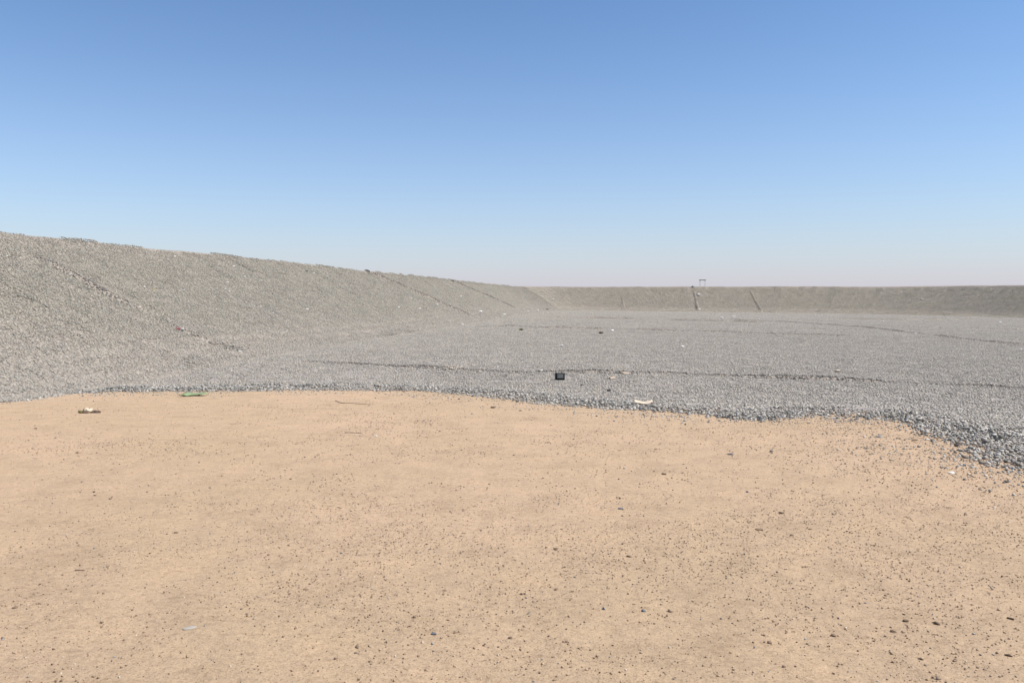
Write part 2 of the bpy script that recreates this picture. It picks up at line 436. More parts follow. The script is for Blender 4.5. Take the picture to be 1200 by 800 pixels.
def stuff_cover(name, label, cat, patches, pts, rot, scl, idx, mat):
    """patches: list of (V, F, C); pts (n,3), rot (n,3) euler, scl (n,)"""
    Vs, Fs, Cs, var = [], [], [], []; o = 0
    for k, (V, F, C) in enumerate(patches):
        Vs.append(V); Fs.append(F + o); Cs.append(C); var.append(np.full(len(V), k)); o += len(V)
    n = len(pts)
    Vs.append(pts); Cs.append(np.zeros((n, 3))); var.append(np.full(n, -1))
    V = np.concatenate(Vs); ob = mesh_obj(name, V, np.concatenate(Fs), mat, col=np.concatenate(Cs))
    me = ob.data; nv = len(V)
    a = me.attributes.new('var', 'INT', 'POINT'); a.data.foreach_set('value', np.concatenate(var).astype(np.int32))
    a = me.attributes.new('idx', 'INT', 'POINT'); q = np.zeros(nv, np.int32); q[-n:] = idx; a.data.foreach_set('value', q)
    a = me.attributes.new('rot', 'FLOAT_VECTOR', 'POINT'); q = np.zeros((nv, 3), np.float32); q[-n:] = rot; a.data.foreach_set('vector', q.ravel())
    a = me.attributes.new('scl', 'FLOAT', 'POINT'); q = np.ones(nv, np.float32); q[-n:] = scl; a.data.foreach_set('value', q)
    scatter_group(ob, len(patches))
    ob['kind'] = 'stuff'; ob['label'] = label; ob['category'] = cat
    return ob

TILE = 1.5
def make_patch(g, n, smin, smax, power, sink, pal=GREYS, p=GP, size=TILE * 1.06, flat=0.62):
    u = g.uniform(0, 1, n); s = smin * (smax / smin) ** (u ** power)
    # jittered grid so that the cover has no bald spots
    k = int(math.ceil(math.sqrt(n))); gx, gy = np.meshgrid(np.arange(k), np.arange(k))
    xy = np.stack([gx.ravel(), gy.ravel()], 1)[g.permutation(k * k)[:n]]
    xy = (xy + g.uniform(-0.3, 1.3, (n, 2))) / k * size - size / 2
    z = s * sink + g.uniform(-0.012, 0.012, n)
    V, F = stones(np.column_stack([xy, z]), s, g, flat)
    return V, F, grey_cols(n, g, pal, p)

g = np.random.default_rng(21)
FIELD = [make_patch(g, 720, 0.015, 0.050, 1.6, 0.12) for _ in range(8)]
SLOPE = [make_patch(g, 640, 0.017, 0.062, 1.5, 0.13) for _ in range(8)]
RIMP = [make_patch(g, 420, 0.025, 0.075, 1.2, 0.3, flat=0.75) for _ in range(6)]

def tiles(step, xr, yr, g, jit=0.12):
    x = np.arange(xr[0], xr[1], step); y = np.arange(yr[0], yr[1], step)
    X, Y = np.meshgrid(x, y); X = X.ravel(); Y = Y.ravel()
    return X + g.uniform(-jit, jit, X.size), Y + g.uniform(-jit, jit, X.size)
def in_view(x, y, margin=4.0, k=0.72):
    return (np.abs(x) < k * np.maximum(y, 0) + margin) & (y > 4)
def euler_from_frames(nx, ny, nz, spin):
    """rotation whose z is the surface normal, turned by spin about it"""
    out = np.zeros((len(nx), 3))
    for i in range(len(nx)):
        q = Vector((nx[i], ny[i], nz[i])).to_track_quat('Z', 'Y').to_matrix() @ Matrix.Rotation(spin[i], 3, 'Z')
        out[i] = q.to_euler()
    return out

g = np.random.default_rng(5)
x, y = tiles(TILE, (-30, 160), (4, 226), g)
sd = rim_sd(x, y)
ok = (sd > 0.55) & in_view(x, y) & (inside(x, y, TOE_LOOP) | (seg_dist(x, y, TOE_LOOP, True) < 0.6))
x, y = x[ok], y[ok]
e = 0.7
def gtop(x, y):
    return ground(x, y)
z = (gtop(x, y) * 2 + gtop(x + e, y) + gtop(x - e, y) + gtop(x, y + e) + gtop(x, y - e)) / 6
zx = (gtop(x + e, y) - gtop(x - e, y)) / (2 * e); zy = (gtop(x, y + e) - gtop(x, y - e)) / (2 * e)
n = len(x)
rot = euler_from_frames(-zx, -zy, np.ones(n), g.integers(0, 4, n) * math.pi / 2)
stuff_cover('gravel', 'grey crushed gravel covering the wide flat basin floor', 'gravel', FIELD, np.column_stack([x, y, z]), rot, np.ones(n), g.integers(0, 8, n), M_STONE)

def slope_cover(name, label, toe, cre, seed, mat):
    g = np.random.default_rng(seed)
    s = np.concatenate([[0], np.cumsum(np.hypot(*np.diff(toe, axis=0).T))])
    L = s[-1]; ss = np.arange(0, L, TILE * 0.95); wl = np.linalg.norm(cre - toe, axis=1)[:len(toe)].max() * 1.15; nrow = int(wl / 1.1) + 1; tt = -0.17 + (np.arange(0, nrow + 2) + 0.3) / nrow; tt = tt[tt < 0.955]
    SS, TT = np.meshgrid(ss, tt); SS = np.clip(SS.ravel() + g.uniform(-0.12, 0.12, SS.size), 0, L); TT = TT.ravel() + g.uniform(-0.02, 0.02, TT.size)
    f = lambda q, P: np.stack([np.interp(q, s, P[:, 0]), np.interp(q, s, P[:, 1])], 1)
    def P(a, t): return emb_point(f(a, toe), f(a, cre), t, seed)
    p0 = P(SS, TT); ps = P(SS + 0.3, TT); pt = P(SS, TT + 0.03)
    nn = np.cross(ps - p0, pt - p0); nn *= np.sign(nn[:, 2:3] + 1e-9); nn /= np.linalg.norm(nn, axis=1)[:, None]
    ok = in_view(p0[:, 0], p0[:, 1], 6, 0.75) & np.isfinite(nn).all(1) & (p0[:, 2] > z_ramp(p0[:, 0], p0[:, 1]) - 0.2 if name == 'slope_gravel' else True)
    p0, nn = p0[ok], nn[ok]; n = len(p0)
    # a patch turned so that its side follows the slope
    rot = euler_from_frames(nn[:, 0], nn[:, 1], nn[:, 2], g.integers(0, 4, n) * math.pi / 2)
    return stuff_cover(name, label, 'gravel', SLOPE, p0, rot, np.full(n, 1.12), g.integers(0, 8, n), mat)
slope_cover('slope_gravel', 'dusty grey brown gravel facing the long left slope', toeL, creL, 31, M_SLOPE)
slope_cover('slope_gravel', 'dusty grey brown gravel facing the far slope', toeF, creF, 32, M_FAR)
slope_cover('slope_gravel', 'shaded grey gravel facing the slope at far right', toeR[:190], creR[:190], 33, M_FAR2)

# coarse fresh stones heaped along the rim of the sand
def along(P, step):
    s = np.concatenate([[0], np.cumsum(np.hypot(*np.diff(P, axis=0).T))]); q = np.arange(0, s[-1], step)
    return np.stack([np.interp(q, s, P[:, 0]), np.interp(q, s, P[:, 1])], 1)
g = np.random.default_rng(77)
line = along(RIMA[1:27], 0.02)
def rim_stones(n, lo, hi, off_mu, off_sd, sink, lift=0.0):
    i = g.integers(1, len(line) - 1, n); tg = line[i] - line[i - 1]; tg /= np.linalg.norm(tg, axis=1)[:, None] + 1e-9
    nrm = np.stack([-tg[:, 1], tg[:, 0]], 1)           # away from the sand
    off = g.normal(off_mu, off_sd, n)
    xy = line[i] + nrm * off[:, None]
    s = lo * (hi / lo) ** (g.uniform(0, 1, n) ** 1.7)
    z = ground(xy[:, 0], xy[:, 1]) + s * sink + lift * g.uniform(0, 1, n) ** 2 * np.exp(-((off - off_mu) / 0.5) ** 2)
    return np.column_stack([xy, z]), s
# density follows how heaped the rim is: strongest towards the right
c1, s1 = rim_stones(56000, 0.018, 0.058, 0.65, 0.65, 0.25, 0.07)
wgt = np.clip(0.62 + 0.5 * fbm(c1[:, 0] * 0.7, c1[:, 1] * 0.7, 2, 51) + 0.022 * c1[:, 0], 0.12, 1.0)
q = (rim_sd(c1[:, 0], c1[:, 1]) + 0.42 + 0.5 * fbm(c1[:, 0] * 0.9, c1[:, 1] * 0.9, 3, 3) + 0.3 * fbm(c1[:, 0] * 4, c1[:, 1] * 4, 2, 55)) / 0.5
okk = g.uniform(0, 1, len(c1)) < np.clip(q, 0.0, 1) ** 1.5 * np.maximum(wgt, 0.75)
c1, s1 = c1[okk], s1[okk]
c2, s2 = rim_stones(20000, 0.009, 0.036, -0.3, 0.9, 0.15)
okk = g.uniform(0, 1, len(c2)) < np.clip(0.5 + 0.9 * fbm(c2[:, 0] * 1.1, c2[:, 1] * 1.1, 2, 53) + 0.012 * c2[:, 0], 0.04, 1)
c2, s2 = c2[okk], s2[okk]
RIMPAL = np.array([(0.29, 0.295, 0.29), (0.40, 0.40, 0.385), (0.19, 0.20, 0.20), (0.115, 0.12, 0.12), (0.47, 0.46, 0.44), (0.34, 0.30, 0.26)])
RP = np.array([0.24, 0.20, 0.2, 0.17, 0.11, 0.08])
Vv, Ff = stones(np.concatenate([c1, c2]), np.concatenate([s1, s2]), g, 0.7, 1.0)
o = mesh_obj('rim_gravel', Vv, Ff, M_RIM, col=grey_cols(len(s1) + len(s2), g, RIMPAL, RP))
o['kind'] = 'stuff'; o['label'] = 'coarse blue grey stones heaped along the edge of the sand'; o['category'] = 'gravel'

# ------------------------------------------------------------------ ridges of gravel over the seams in the liner
def ray_ground(u, v):
    """where the sight line through a photo pixel meets the basin bottom"""
    dx, dz = (u - 600) / FPX, -(v - HORIZON) / FPX
    lo, hi = 2.0, 226.0
    ys = np.concatenate([np.linspace(2, 60, 1200), np.linspace(60, 226, 1200)])
    h = ys * dz - ground(ys * dx, ys)
    k = np.argmax(h <= 0)
    y = ys[k] if (h <= 0).any() else 212.0
    return Vector((dx * y, y, float(ground(np.array([dx * y]), np.array([y]))[0])))
def slope_hit(u, v, toe, cre, seed):
    """where the sight line meets an embankment face"""
    dx, dz = (u - 600) / FPX, -(v - HORIZON) / FPX
    best = None
    for t in np.linspace(0, 1, 41):
        P = emb_point(toe, cre, np.full(len(toe), t), seed)
        e = np.abs(P[:, 0] - dx * P[:, 1]) / np.maximum(P[:, 1], 1) * 900 + np.abs(P[:, 2] - dz * P[:, 1]) / np.maximum(P[:, 1], 1) * 900
        e = np.where(P[:, 1] > 5, e, 1e9)
        i = int(np.argmin(e))
        if best is None or e[i] < best[0]: best = (e[i], Vector(P[i]))
    return best[1]
def hitL(u, v): return slope_hit(u, v, toeL, creL, 31)
def hitF(u, v): return slope_hit(u, v, toeF, creF, 32)
def hitR(u, v): return slope_hit(u, v, toeR[:190], creR[:190], 33)

NL = Vector((0.5, -0.07, 0.9)).normalized(); NF = Vector((0, -0.52, 0.85)).normalized(); NG = Vector((0, 0, 1))
def ridge(label, pts, wid, hgt, mat, seed, size=(0.024, 0.066), dens=26, up=NG, base=0.55, fq=0.3):
    """a low uneven bank of gravel laid over the surface along pts, topped with loose stones"""
    g = np.random.default_rng(seed)
    P = np.array([tuple(p) for p in pts]); s = np.concatenate([[0], np.cumsum(np.linalg.norm(np.diff(P, axis=0), axis=1))])
    n = max(12, int(s[-1] / 0.5)); q = np.linspace(0, s[-1], n)
    C = np.stack([np.interp(q, s, P[:, k]) for k in range(3)], 1)
    t = np.gradient(C, axis=0); t /= np.linalg.norm(t, axis=1)[:, None]
    up = np.array(tuple(up)); t -= (t @ up)[:, None] * up; t /= np.linalg.norm(t, axis=1)[:, None]; sd_ = np.cross(t, up); sd_ /= np.linalg.norm(sd_, axis=1)[:, None]
    nr = np.cross(sd_, t)
    C += sd_ * (0.25 * fbm(q * 0.22, q * 0 + seed, 3, seed))[:, None]
    amp = np.clip(base + 1.1 * fbm(q * fq, q * 0 + 3.3, 3, seed + 1) + 0.4 * fbm(q * 0.9, q * 0 + 1.3, 2, seed + 2), -0.35, 1.3)
    amp *= np.clip(np.minimum(q, s[-1] - q) / 1.5, 0, 1)
    prof = [(-1, -0.12), (-0.62, 0.25), (-0.2, 0.92), (0.12, 1.0), (0.5, 0.42), (1, -0.12)]
    V = np.stack([C + sd_ * (a * wid / 2) + nr * (b * hgt * (amp if b > 0 else np.ones(n)) - 0.03)[:, None] for a, b in prof], 0)
    o = mesh_obj('gravel_ridge', V.reshape(-1, 3), grid_faces(len(prof), n)[:, ::-1], (M_BED if up is NG else M_BEDT) if mat is M_RIDGE else M_BEDT, smooth=True)
    o['label'] = label; o['category'] = 'gravel ridge'; o['group'] = 'gravel ridges over the liner seams'
    k = int(s[-1] * dens * wid * 2)
    i = g.integers(0, n, k); i = i[g.uniform(0, 1, k) < np.clip(amp[i] + 0.25, 0.05, 1)]; k = len(i); a = np.clip(g.normal(0, 0.85 if up[2] > 0.99 else 0.5, k), -2.3, 2.3)
    zz = np.interp(a, [p[0] for p in prof], [p[1] for p in prof])
    c = C[i] + sd_[i] * (a * wid / 2)[:, None] + t[i] * g.uniform(-0.3, 0.3, (k, 1)) + nr[i] * (zz * hgt * np.where(zz > 0, np.clip(amp[i], 0, 2), 1) + 0.012)[:, None]
    sz = size[0] * (size[1] / size[0]) ** (g.uniform(0, 1, k) ** 1.5)
    Vv, Ff = stones(c, sz, g, 0.75, 1.0)
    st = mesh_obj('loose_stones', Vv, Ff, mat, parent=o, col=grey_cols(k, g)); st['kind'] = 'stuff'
    return o
RG = ray_ground
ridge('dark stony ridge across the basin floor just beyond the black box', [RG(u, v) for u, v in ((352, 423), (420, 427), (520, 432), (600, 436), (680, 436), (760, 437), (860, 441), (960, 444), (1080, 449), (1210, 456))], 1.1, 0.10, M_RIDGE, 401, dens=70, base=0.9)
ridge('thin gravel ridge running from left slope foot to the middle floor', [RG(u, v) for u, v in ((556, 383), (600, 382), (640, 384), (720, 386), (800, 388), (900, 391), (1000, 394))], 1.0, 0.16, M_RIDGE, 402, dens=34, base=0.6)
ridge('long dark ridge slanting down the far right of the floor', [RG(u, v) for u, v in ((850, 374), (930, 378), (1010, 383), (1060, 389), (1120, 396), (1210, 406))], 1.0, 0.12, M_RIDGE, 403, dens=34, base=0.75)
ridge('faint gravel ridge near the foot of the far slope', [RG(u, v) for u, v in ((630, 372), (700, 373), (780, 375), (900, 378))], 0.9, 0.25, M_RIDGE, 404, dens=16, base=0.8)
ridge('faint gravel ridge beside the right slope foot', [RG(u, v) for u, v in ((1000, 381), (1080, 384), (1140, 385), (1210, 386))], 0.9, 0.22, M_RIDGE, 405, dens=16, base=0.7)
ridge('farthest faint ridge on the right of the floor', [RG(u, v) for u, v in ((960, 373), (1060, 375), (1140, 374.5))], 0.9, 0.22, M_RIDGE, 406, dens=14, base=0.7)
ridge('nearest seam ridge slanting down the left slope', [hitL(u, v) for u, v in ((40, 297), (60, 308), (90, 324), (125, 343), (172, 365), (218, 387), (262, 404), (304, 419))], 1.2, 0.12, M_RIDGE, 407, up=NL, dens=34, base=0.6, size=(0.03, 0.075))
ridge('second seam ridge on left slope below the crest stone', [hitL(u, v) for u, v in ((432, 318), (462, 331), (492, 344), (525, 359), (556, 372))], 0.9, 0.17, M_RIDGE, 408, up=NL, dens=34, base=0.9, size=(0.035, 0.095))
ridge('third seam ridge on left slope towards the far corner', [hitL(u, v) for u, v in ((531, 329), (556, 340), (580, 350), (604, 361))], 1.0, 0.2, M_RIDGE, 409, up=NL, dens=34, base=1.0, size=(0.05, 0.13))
ridge('left seam ridge on far slope', [hitF(u, v) for u, v in ((726, 338), (729, 350), (732, 363))], 1.0, 0.13, M_FAR, 411, base=0.8, up=NF, dens=16, size=(0.05, 0.14))
ridge('middle seam ridge on far slope below the open shelter', [hitF(u, v) for u, v in ((812, 338), (815, 350), (818, 364))], 1.0, 0.26, M_FAR, 412, base=0.8, up=NF, dens=16, size=(0.05, 0.14))
ridge('right seam ridge on far slope', [hitF(u, v) for u, v in ((878, 338), (884, 352), (892, 364))], 1.0, 0.17, M_FAR, 413, base=0.7, up=NF, dens=16, size=(0.05, 0.14))

# ------------------------------------------------------------------ pebbles on the sand
PEBPAL = np.array([(0.24, 0.165, 0.11), (0.185, 0.135, 0.10), (0.41, 0.295, 0.195), (0.28, 0.205, 0.145), (0.52, 0.44, 0.35), (0.27, 0.27, 0.265), (0.16, 0.165, 0.17)])
PBP = np.array([0.20, 0.11, 0.43, 0.17, 0.05, 0.025, 0.015])
g = np.random.default_rng(90)
def grit(N, y0, y1, lo, hi, power, thr):
    yy = np.sqrt(g.uniform(y0 ** 2, y1 ** 2, N)); xx = g.uniform(-0.70, 0.70, N) * yy + g.normal(0, 0.3, N)
    sz = lo * (hi / lo) ** (g.uniform(0, 1, N) ** power)
    pr = np.clip(0.30 + 0.75 * fbm(xx * 0.3, yy * 0.3, 3, 61) + 0.6 * fbm(xx * 1.7, yy * 1.7, 3, 63) + 0.05 * xx + 0.006 * (8 - yy), 0.05, 1)
    ok = (rim_sd(xx, yy) < 0.1) & (g.uniform(0, 1, N) < pr) & (sz * 1600 / yy > thr)
    return xx[ok], yy[ok], sz[ok]
A = grit(85000, 2.4, 9.5, 0.0026, 0.011, 1.9, 0.7); B = grit(150000, 9.5, 28, 0.0055, 0.016, 1.7, 0.8)
xx, yy, sz = (np.concatenate([p_, q_]) for p_, q_ in zip(A, B)); n = len(xx)
zz = terrain(xx, yy) + sand_relief(xx, yy) + sz * 0.25
Vv, Ff = stones(np.column_stack([xx, yy, zz]), sz, g, 0.7, 0.8)
o = mesh_obj('grit', Vv, Ff, M_PEB, col=grey_cols(n, g, PEBPAL, PBP))
o['kind'] = 'stuff'; o['label'] = 'fine grit and tiny pebbles strewn over the sand'; o['category'] = 'grit'

N = 12000
yy = g.uniform(2.6, 28, N); xx = g.uniform(-0.72, 0.72, N) * yy
# more of them on the right and near the rim
sdv = rim_sd(xx, yy)
pr = np.clip(0.18 + 0.6 * fbm(xx * 0.4, yy * 0.4, 3, 62) + 0.5 * fbm(xx * 1.9, yy * 1.9, 2, 64) + 0.05 * xx + 0.45 * np.exp(sdv / 1.6), 0.05, 1)
ok = (sdv < -0.15) & (g.uniform(0, 1, N) < pr * yy / 28 * 1.6); xx, yy = xx[ok], yy[ok]; n = len(xx)
sz = 0.006 * (0.026 / 0.006) ** (g.uniform(0, 1, n) ** 2.4)
zz = terrain(xx, yy) + sand_relief(xx, yy) + sz * 0.2
Vv, Ff = stones(np.column_stack([xx, yy, zz]), sz, g, 0.7, 0.8)
o = mesh_obj('pebbles', Vv, Ff, M_PEB, col=grey_cols(n, g, PEBPAL, PBP))
o['kind'] = 'stuff'; o['label'] = 'loose brown and grey pebbles scattered over the sand'; o['category'] = 'pebbles'

# ------------------------------------------------------------------ single things
def tag(o, label, cat, group=None):
    o['label'] = label; o['category'] = cat
    if group: o['group'] = group
    return o
def sphere_mesh(sub):
    V = [tuple(v) for v in ICO_V]; F = [tuple(f) for f in ICO_F]
    for _ in range(sub):
        cache = {}; NF = []
        def mid(a, b):
            k = (min(a, b), max(a, b))
            if k not in cache:
                p = (Vector(V[a]) + Vector(V[b])).normalized(); V.append(tuple(p)); cache[k] = len(V) - 1
            return cache[k]
        for a, b, c in F:
            ab, bc, ca = mid(a, b), mid(b, c), mid(c, a)
            NF += [(a, ab, ca), (b, bc, ab), (c, ca, bc), (ab, bc, ca)]
        F = NF
    return np.array(V), np.array(F)
S2V, S2F = sphere_mesh(2); S3V, S3F = sphere_mesh(3)
def rock_shape(g, dims, cuts=9):
    """an angular stone: a ball trimmed by random planes"""
    v = S2V.copy()
    for _ in range(cuts):
        d = g.normal(0, 1, 3); d /= np.linalg.norm(d); h = g.uniform(0.5, 0.85)
        e = v @ d - h; v = v - np.where(e > 0, e, 0)[:, None] * d
    v += g.normal(0, 0.015, v.shape)
    ext = np.ptp(v, axis=0); return v / ext * np.array(dims)
def crumple_shape(g, dims, fold=0.45, spike=0.05):
    """a crumpled scrap: creased, hollow-sided lump"""
    v = S2V.copy(); r = np.ones(len(v))
    for _ in range(14):
        d = g.normal(0, 1, 3); d /= np.linalg.norm(d); r += fold * 0.5 * (np.abs(v @ d + g.uniform(-0.5, 0.5)) - 0.4)
    v = v * np.clip(r, 0.3, 2.2)[:, None] + g.normal(0, spike, v.shape)
    return v / np.ptp(v, axis=0) * np.array(dims)
def place(name, V, F, mat, at, rz, col=None, tiltv=None, smooth=False):
    o = mesh_obj(name, V, F, mat, col=col, smooth=smooth); o.location = at; o.rotation_euler = (tiltv or 0, 0, rz); return o
def px_size(p, px): return px / FPX * p.y

def stone(u, v, wpx, col, label, hgt=0.55, asp=0.7, seed=None, name='stone'):
    g = np.random.default_rng(seed or int(u * 7 + v * 13))
    p = RG(u, v + wpx * 0.15); w_ = px_size(p, wpx)
    d = (w_, w_ * asp, w_ * hgt)
    o = place(name, rock_shape(g, d, 14), S2F, M_ROCK, (p.x, p.y, p.z + d[2] * 0.22), -0.6 + g.uniform(-0.5, 0.5), col=np.array(col))  # long axis turned along the stones' shadow streaks
    return tag(o, label, 'stone', 'single stones lying on the sand')
DB, BR, GY, BL, TN, WH = (0.125, 0.085, 0.055), (0.23, 0.155, 0.10), (0.30, 0.29, 0.275), (0.14, 0.15, 0.165), (0.4, 0.3, 0.21), (0.72, 0.69, 0.62)  # dark brown holds much of the stones' own shadow in its colour
for a in [
    (577, 477, 8, DB, 'dark brown stone on the sand under the middle of the gravel rim'),
    (610, 481, 6, DB, 'small dark stone just right of the brown rim stone on sand'),
    (642, 518, 7, DB, 'flat dark stone on upper middle sand below the black box'),
    (497, 493, 5, GY, 'grey stone on upper sand left of centre'),
    (505, 497, 4, BR, 'brown pebble beside the grey stone on upper sand'),
    (778, 555, 8, DB, 'dark brown stone on the sand right of centre, upper half'),
    (727, 596, 9, BL, 'bluish stone with a grey top in the middle of the sand'),
    (543, 598, 6, BR, 'brown pebble in the centre of the sand'),
    (651, 643, 8, DB, 'dark stone in the middle of the sand below the bluish stone'),
    (737, 652, 9, DB, 'dark elongated stone low right of the sand centre'),
    (754, 715, 9, BL, 'slate coloured stone on lower sand right of centre'),
    (508, 744, 10, BL, 'blue black stone near the bottom centre of the sand'),
    (598, 747, 9, DB, 'dark brown stone right of the blue black stone at bottom centre'),
    (611, 698, 7, DB, 'small dark stone on lower sand above the bottom centre pair'),
    (521, 691, 8, BR, 'flat brown stone on lower sand left of centre'),
    (916, 601, 9, DB, 'dark stone on the right sand with a second stone below it'),
    (928, 628, 7, BR, 'brown stone directly below the dark stone on right sand'),
    (949, 620, 6, BR, 'brown pebble right of the two dark stones on right sand'),
    (1061, 729, 9, DB, 'left one of two dark stones in the lower right sand'),
    (1097, 731, 11, DB, 'right one of two dark stones in the lower right sand'),
    (1185, 727, 11, DB, 'dark elongated stone at the right edge of the lower sand'),
    (1182, 768, 12, DB, 'dark elongated stone lowest at the right edge of the sand'),
    (1046, 741, 11, BR, 'long brown stone slightly below the two dark stones at lower right'),
    (1079, 773, 9, DB, 'dark stone close to the bottom edge at lower right'),
    (977, 747, 10, BR, 'brown stone near the bottom between centre and right'),
    (42, 502, 6, DB, 'dark stone on the upper left sand near the frame edge'),
    (90, 530, 6, DB, 'dark stone on left sand below the crumpled paper'),
    (110, 576, 6, DB, 'dark pebble on the left sand half way down'),
    (206, 624, 7, DB, 'dark stone in the middle of the left sand'),
    (18, 711, 10, BR, 'brown stone near the left frame edge low on the sand'),
    (358, 690, 9, BR, 'brown stone on lower left sand'),
    (1116, 553, 13, WH, 'pale flat stone on the sand near the right gravel heap'),
    (1138, 556, 8, BR, 'brown stone beside the pale flat stone near right gravel heap'),
    (1031, 511, 11, GY, 'grey stone lying on sand in front of the right rim'),
    (1072, 515, 9, BR, 'brown flat stone on sand beside the grey rim stone'),
    (856, 532, 10, GY, 'long grey stone on upper right sand'),
    (876, 576, 6, BL, 'slate pebble on the right sand above the dark stone'),
    (890, 620, 12, BR, 'thin brown shard lying left of the dark stones on right sand'),
    (436, 456, 7, WH, 'cream coloured stone at the gravel rim left of centre'),
    (440, 511, 6, WH, 'small white chip on upper sand left of centre'),
    (1123, 479, 8, WH, 'bright white block on the gravel near the right edge'),
]:
    stone(a[0], a[1], a[2] * 0.74, a[3], a[4], hgt=0.26 if 'flat' in a[4] or 'thin' in a[4] else 0.40, asp=0.45 if ('elongated' in a[4] or 'long' in a[4]) else 0.75)

# thin grey shard half sunk in the sand
g = np.random.default_rng(3)
p = RG(223, 737); w_ = px_size(p, 17)
o = place('stone_shard', rock_shape(g, (w_, w_ * 0.5, 0.012)), S2F, M_ROCK, (p.x, p.y, p.z + 0.004), 0.6, col=np.array((0.37, 0.335, 0.285)))
tag(o, 'thin flat grey shard half sunk in the lower left sand', 'stone')

# sticks
def tube(pts, rad, k=6):
    P = np.array([tuple(p) for p in pts]); n = len(P); t = np.gradient(P, axis=0); t /= np.linalg.norm(t, axis=1)[:, None]
    a = np.cross(t, (0, 0, 1.0)); a /= np.linalg.norm(a, axis=1)[:, None]; b = np.cross(a, t)
    V = [P[i] + rad[i] * (a[i] * math.cos(2 * math.pi * j / k) + b[i] * math.sin(2 * math.pi * j / k)) for i in range(n) for j in range(k)]
    F = [(i * k + j, i * k + (j + 1) % k, (i + 1) * k + (j + 1) % k, (i + 1) * k + j) for i in range(n - 1) for j in range(k)]
    return np.array(V), np.array(F)
M_WOOD = mat_plain('dry_wood', (0.26, 0.195, 0.14), 0.9, 0.4, 40)
def stick(pxs, r0, r1, label):
    P = [RG(u, v) for u, v in pxs]; base = P[0].copy()
    Q = []
    for i in range(len(P) - 1):
        for k in range(4): Q.append(P[i].lerp(P[i + 1], k / 4))
    Q.append(P[-1]); n = len(Q)
    for i, q in enumerate(Q): q.z = float(ground(np.array([q.x]), np.array([q.y]))[0]) + r0 * 0.8
    V, F = tube([q - base for q in Q], np.linspace(r0, r1, n) * (1 + 0.2 * np.sin(np.arange(n) * 2.1)))
    o = mesh_obj('stick', V, F, M_WOOD, smooth=True); o.location = base
    return tag(o, label, 'stick')
stick([(88, 670), (94, 668.5), (99, 668)], 0.006, 0.003, 'short dark stick on the lower left sand')
stick([(393, 470), (402, 472.5), (416, 473), (434, 474.5)], 0.011, 0.006, 'thin bent twig on the sand by the gravel rim left of centre')
stick([(404, 507), (413, 507.5), (424, 508)], 0.010, 0.005, 'brown twig on the upper sand beside a white chip')

# litter
M_WHITE = mat_plain('white_plastic', (0.74, 0.71, 0.66), 0.7, 0.25)
M_CREAM = mat_plain('cream_cardboard', (0.58, 0.46, 0.34), 0.9, 0.3)
M_PALE = mat_plain('pale_paper', (0.60, 0.50, 0.375), 0.9, 0.3)
M_YEL = mat_plain('yellow_plastic', (0.62, 0.50, 0.14), 0.6, 0.2)
M_RED = mat_plain('red_wrapper', (0.42, 0.12, 0.13), 0.6, 0.2)
M_BRN = mat_plain('brown_card', (0.15, 0.11, 0.08), 0.9, 0.3)
M_DRK = mat_plain('dark_rubber', (0.055, 0.052, 0.05), 0.8, 0.3)
M_OLV = mat_plain('olive_plastic', (0.16, 0.14, 0.06), 0.8, 0.3)
M_GRN = mat_plain('green_plastic', (0.24, 0.31, 0.16), 0.8, 0.4)
def scrap(kind, u, v, wpx, mat, label, name='scrap', cat='litter', hgt=0.45, asp=0.75, group='small scraps of litter on the gravel'):
    g = np.random.default_rng(int(u * 11 + v * 3))
    p = {'L': hitL, 'F': hitF, 'R': hitR, 'G': RG}[kind](u, v)
    w_ = px_size(p, wpx); d = (w_, w_ * asp, w_ * hgt)
    o = place(name, crumple_shape(g, d), S2F, mat, (p.x, p.y, p.z + d[2] * 0.35 + 0.02), g.uniform(-0.6, 0.6))
    return tag(o, label, cat, group)
W = M_WHITE
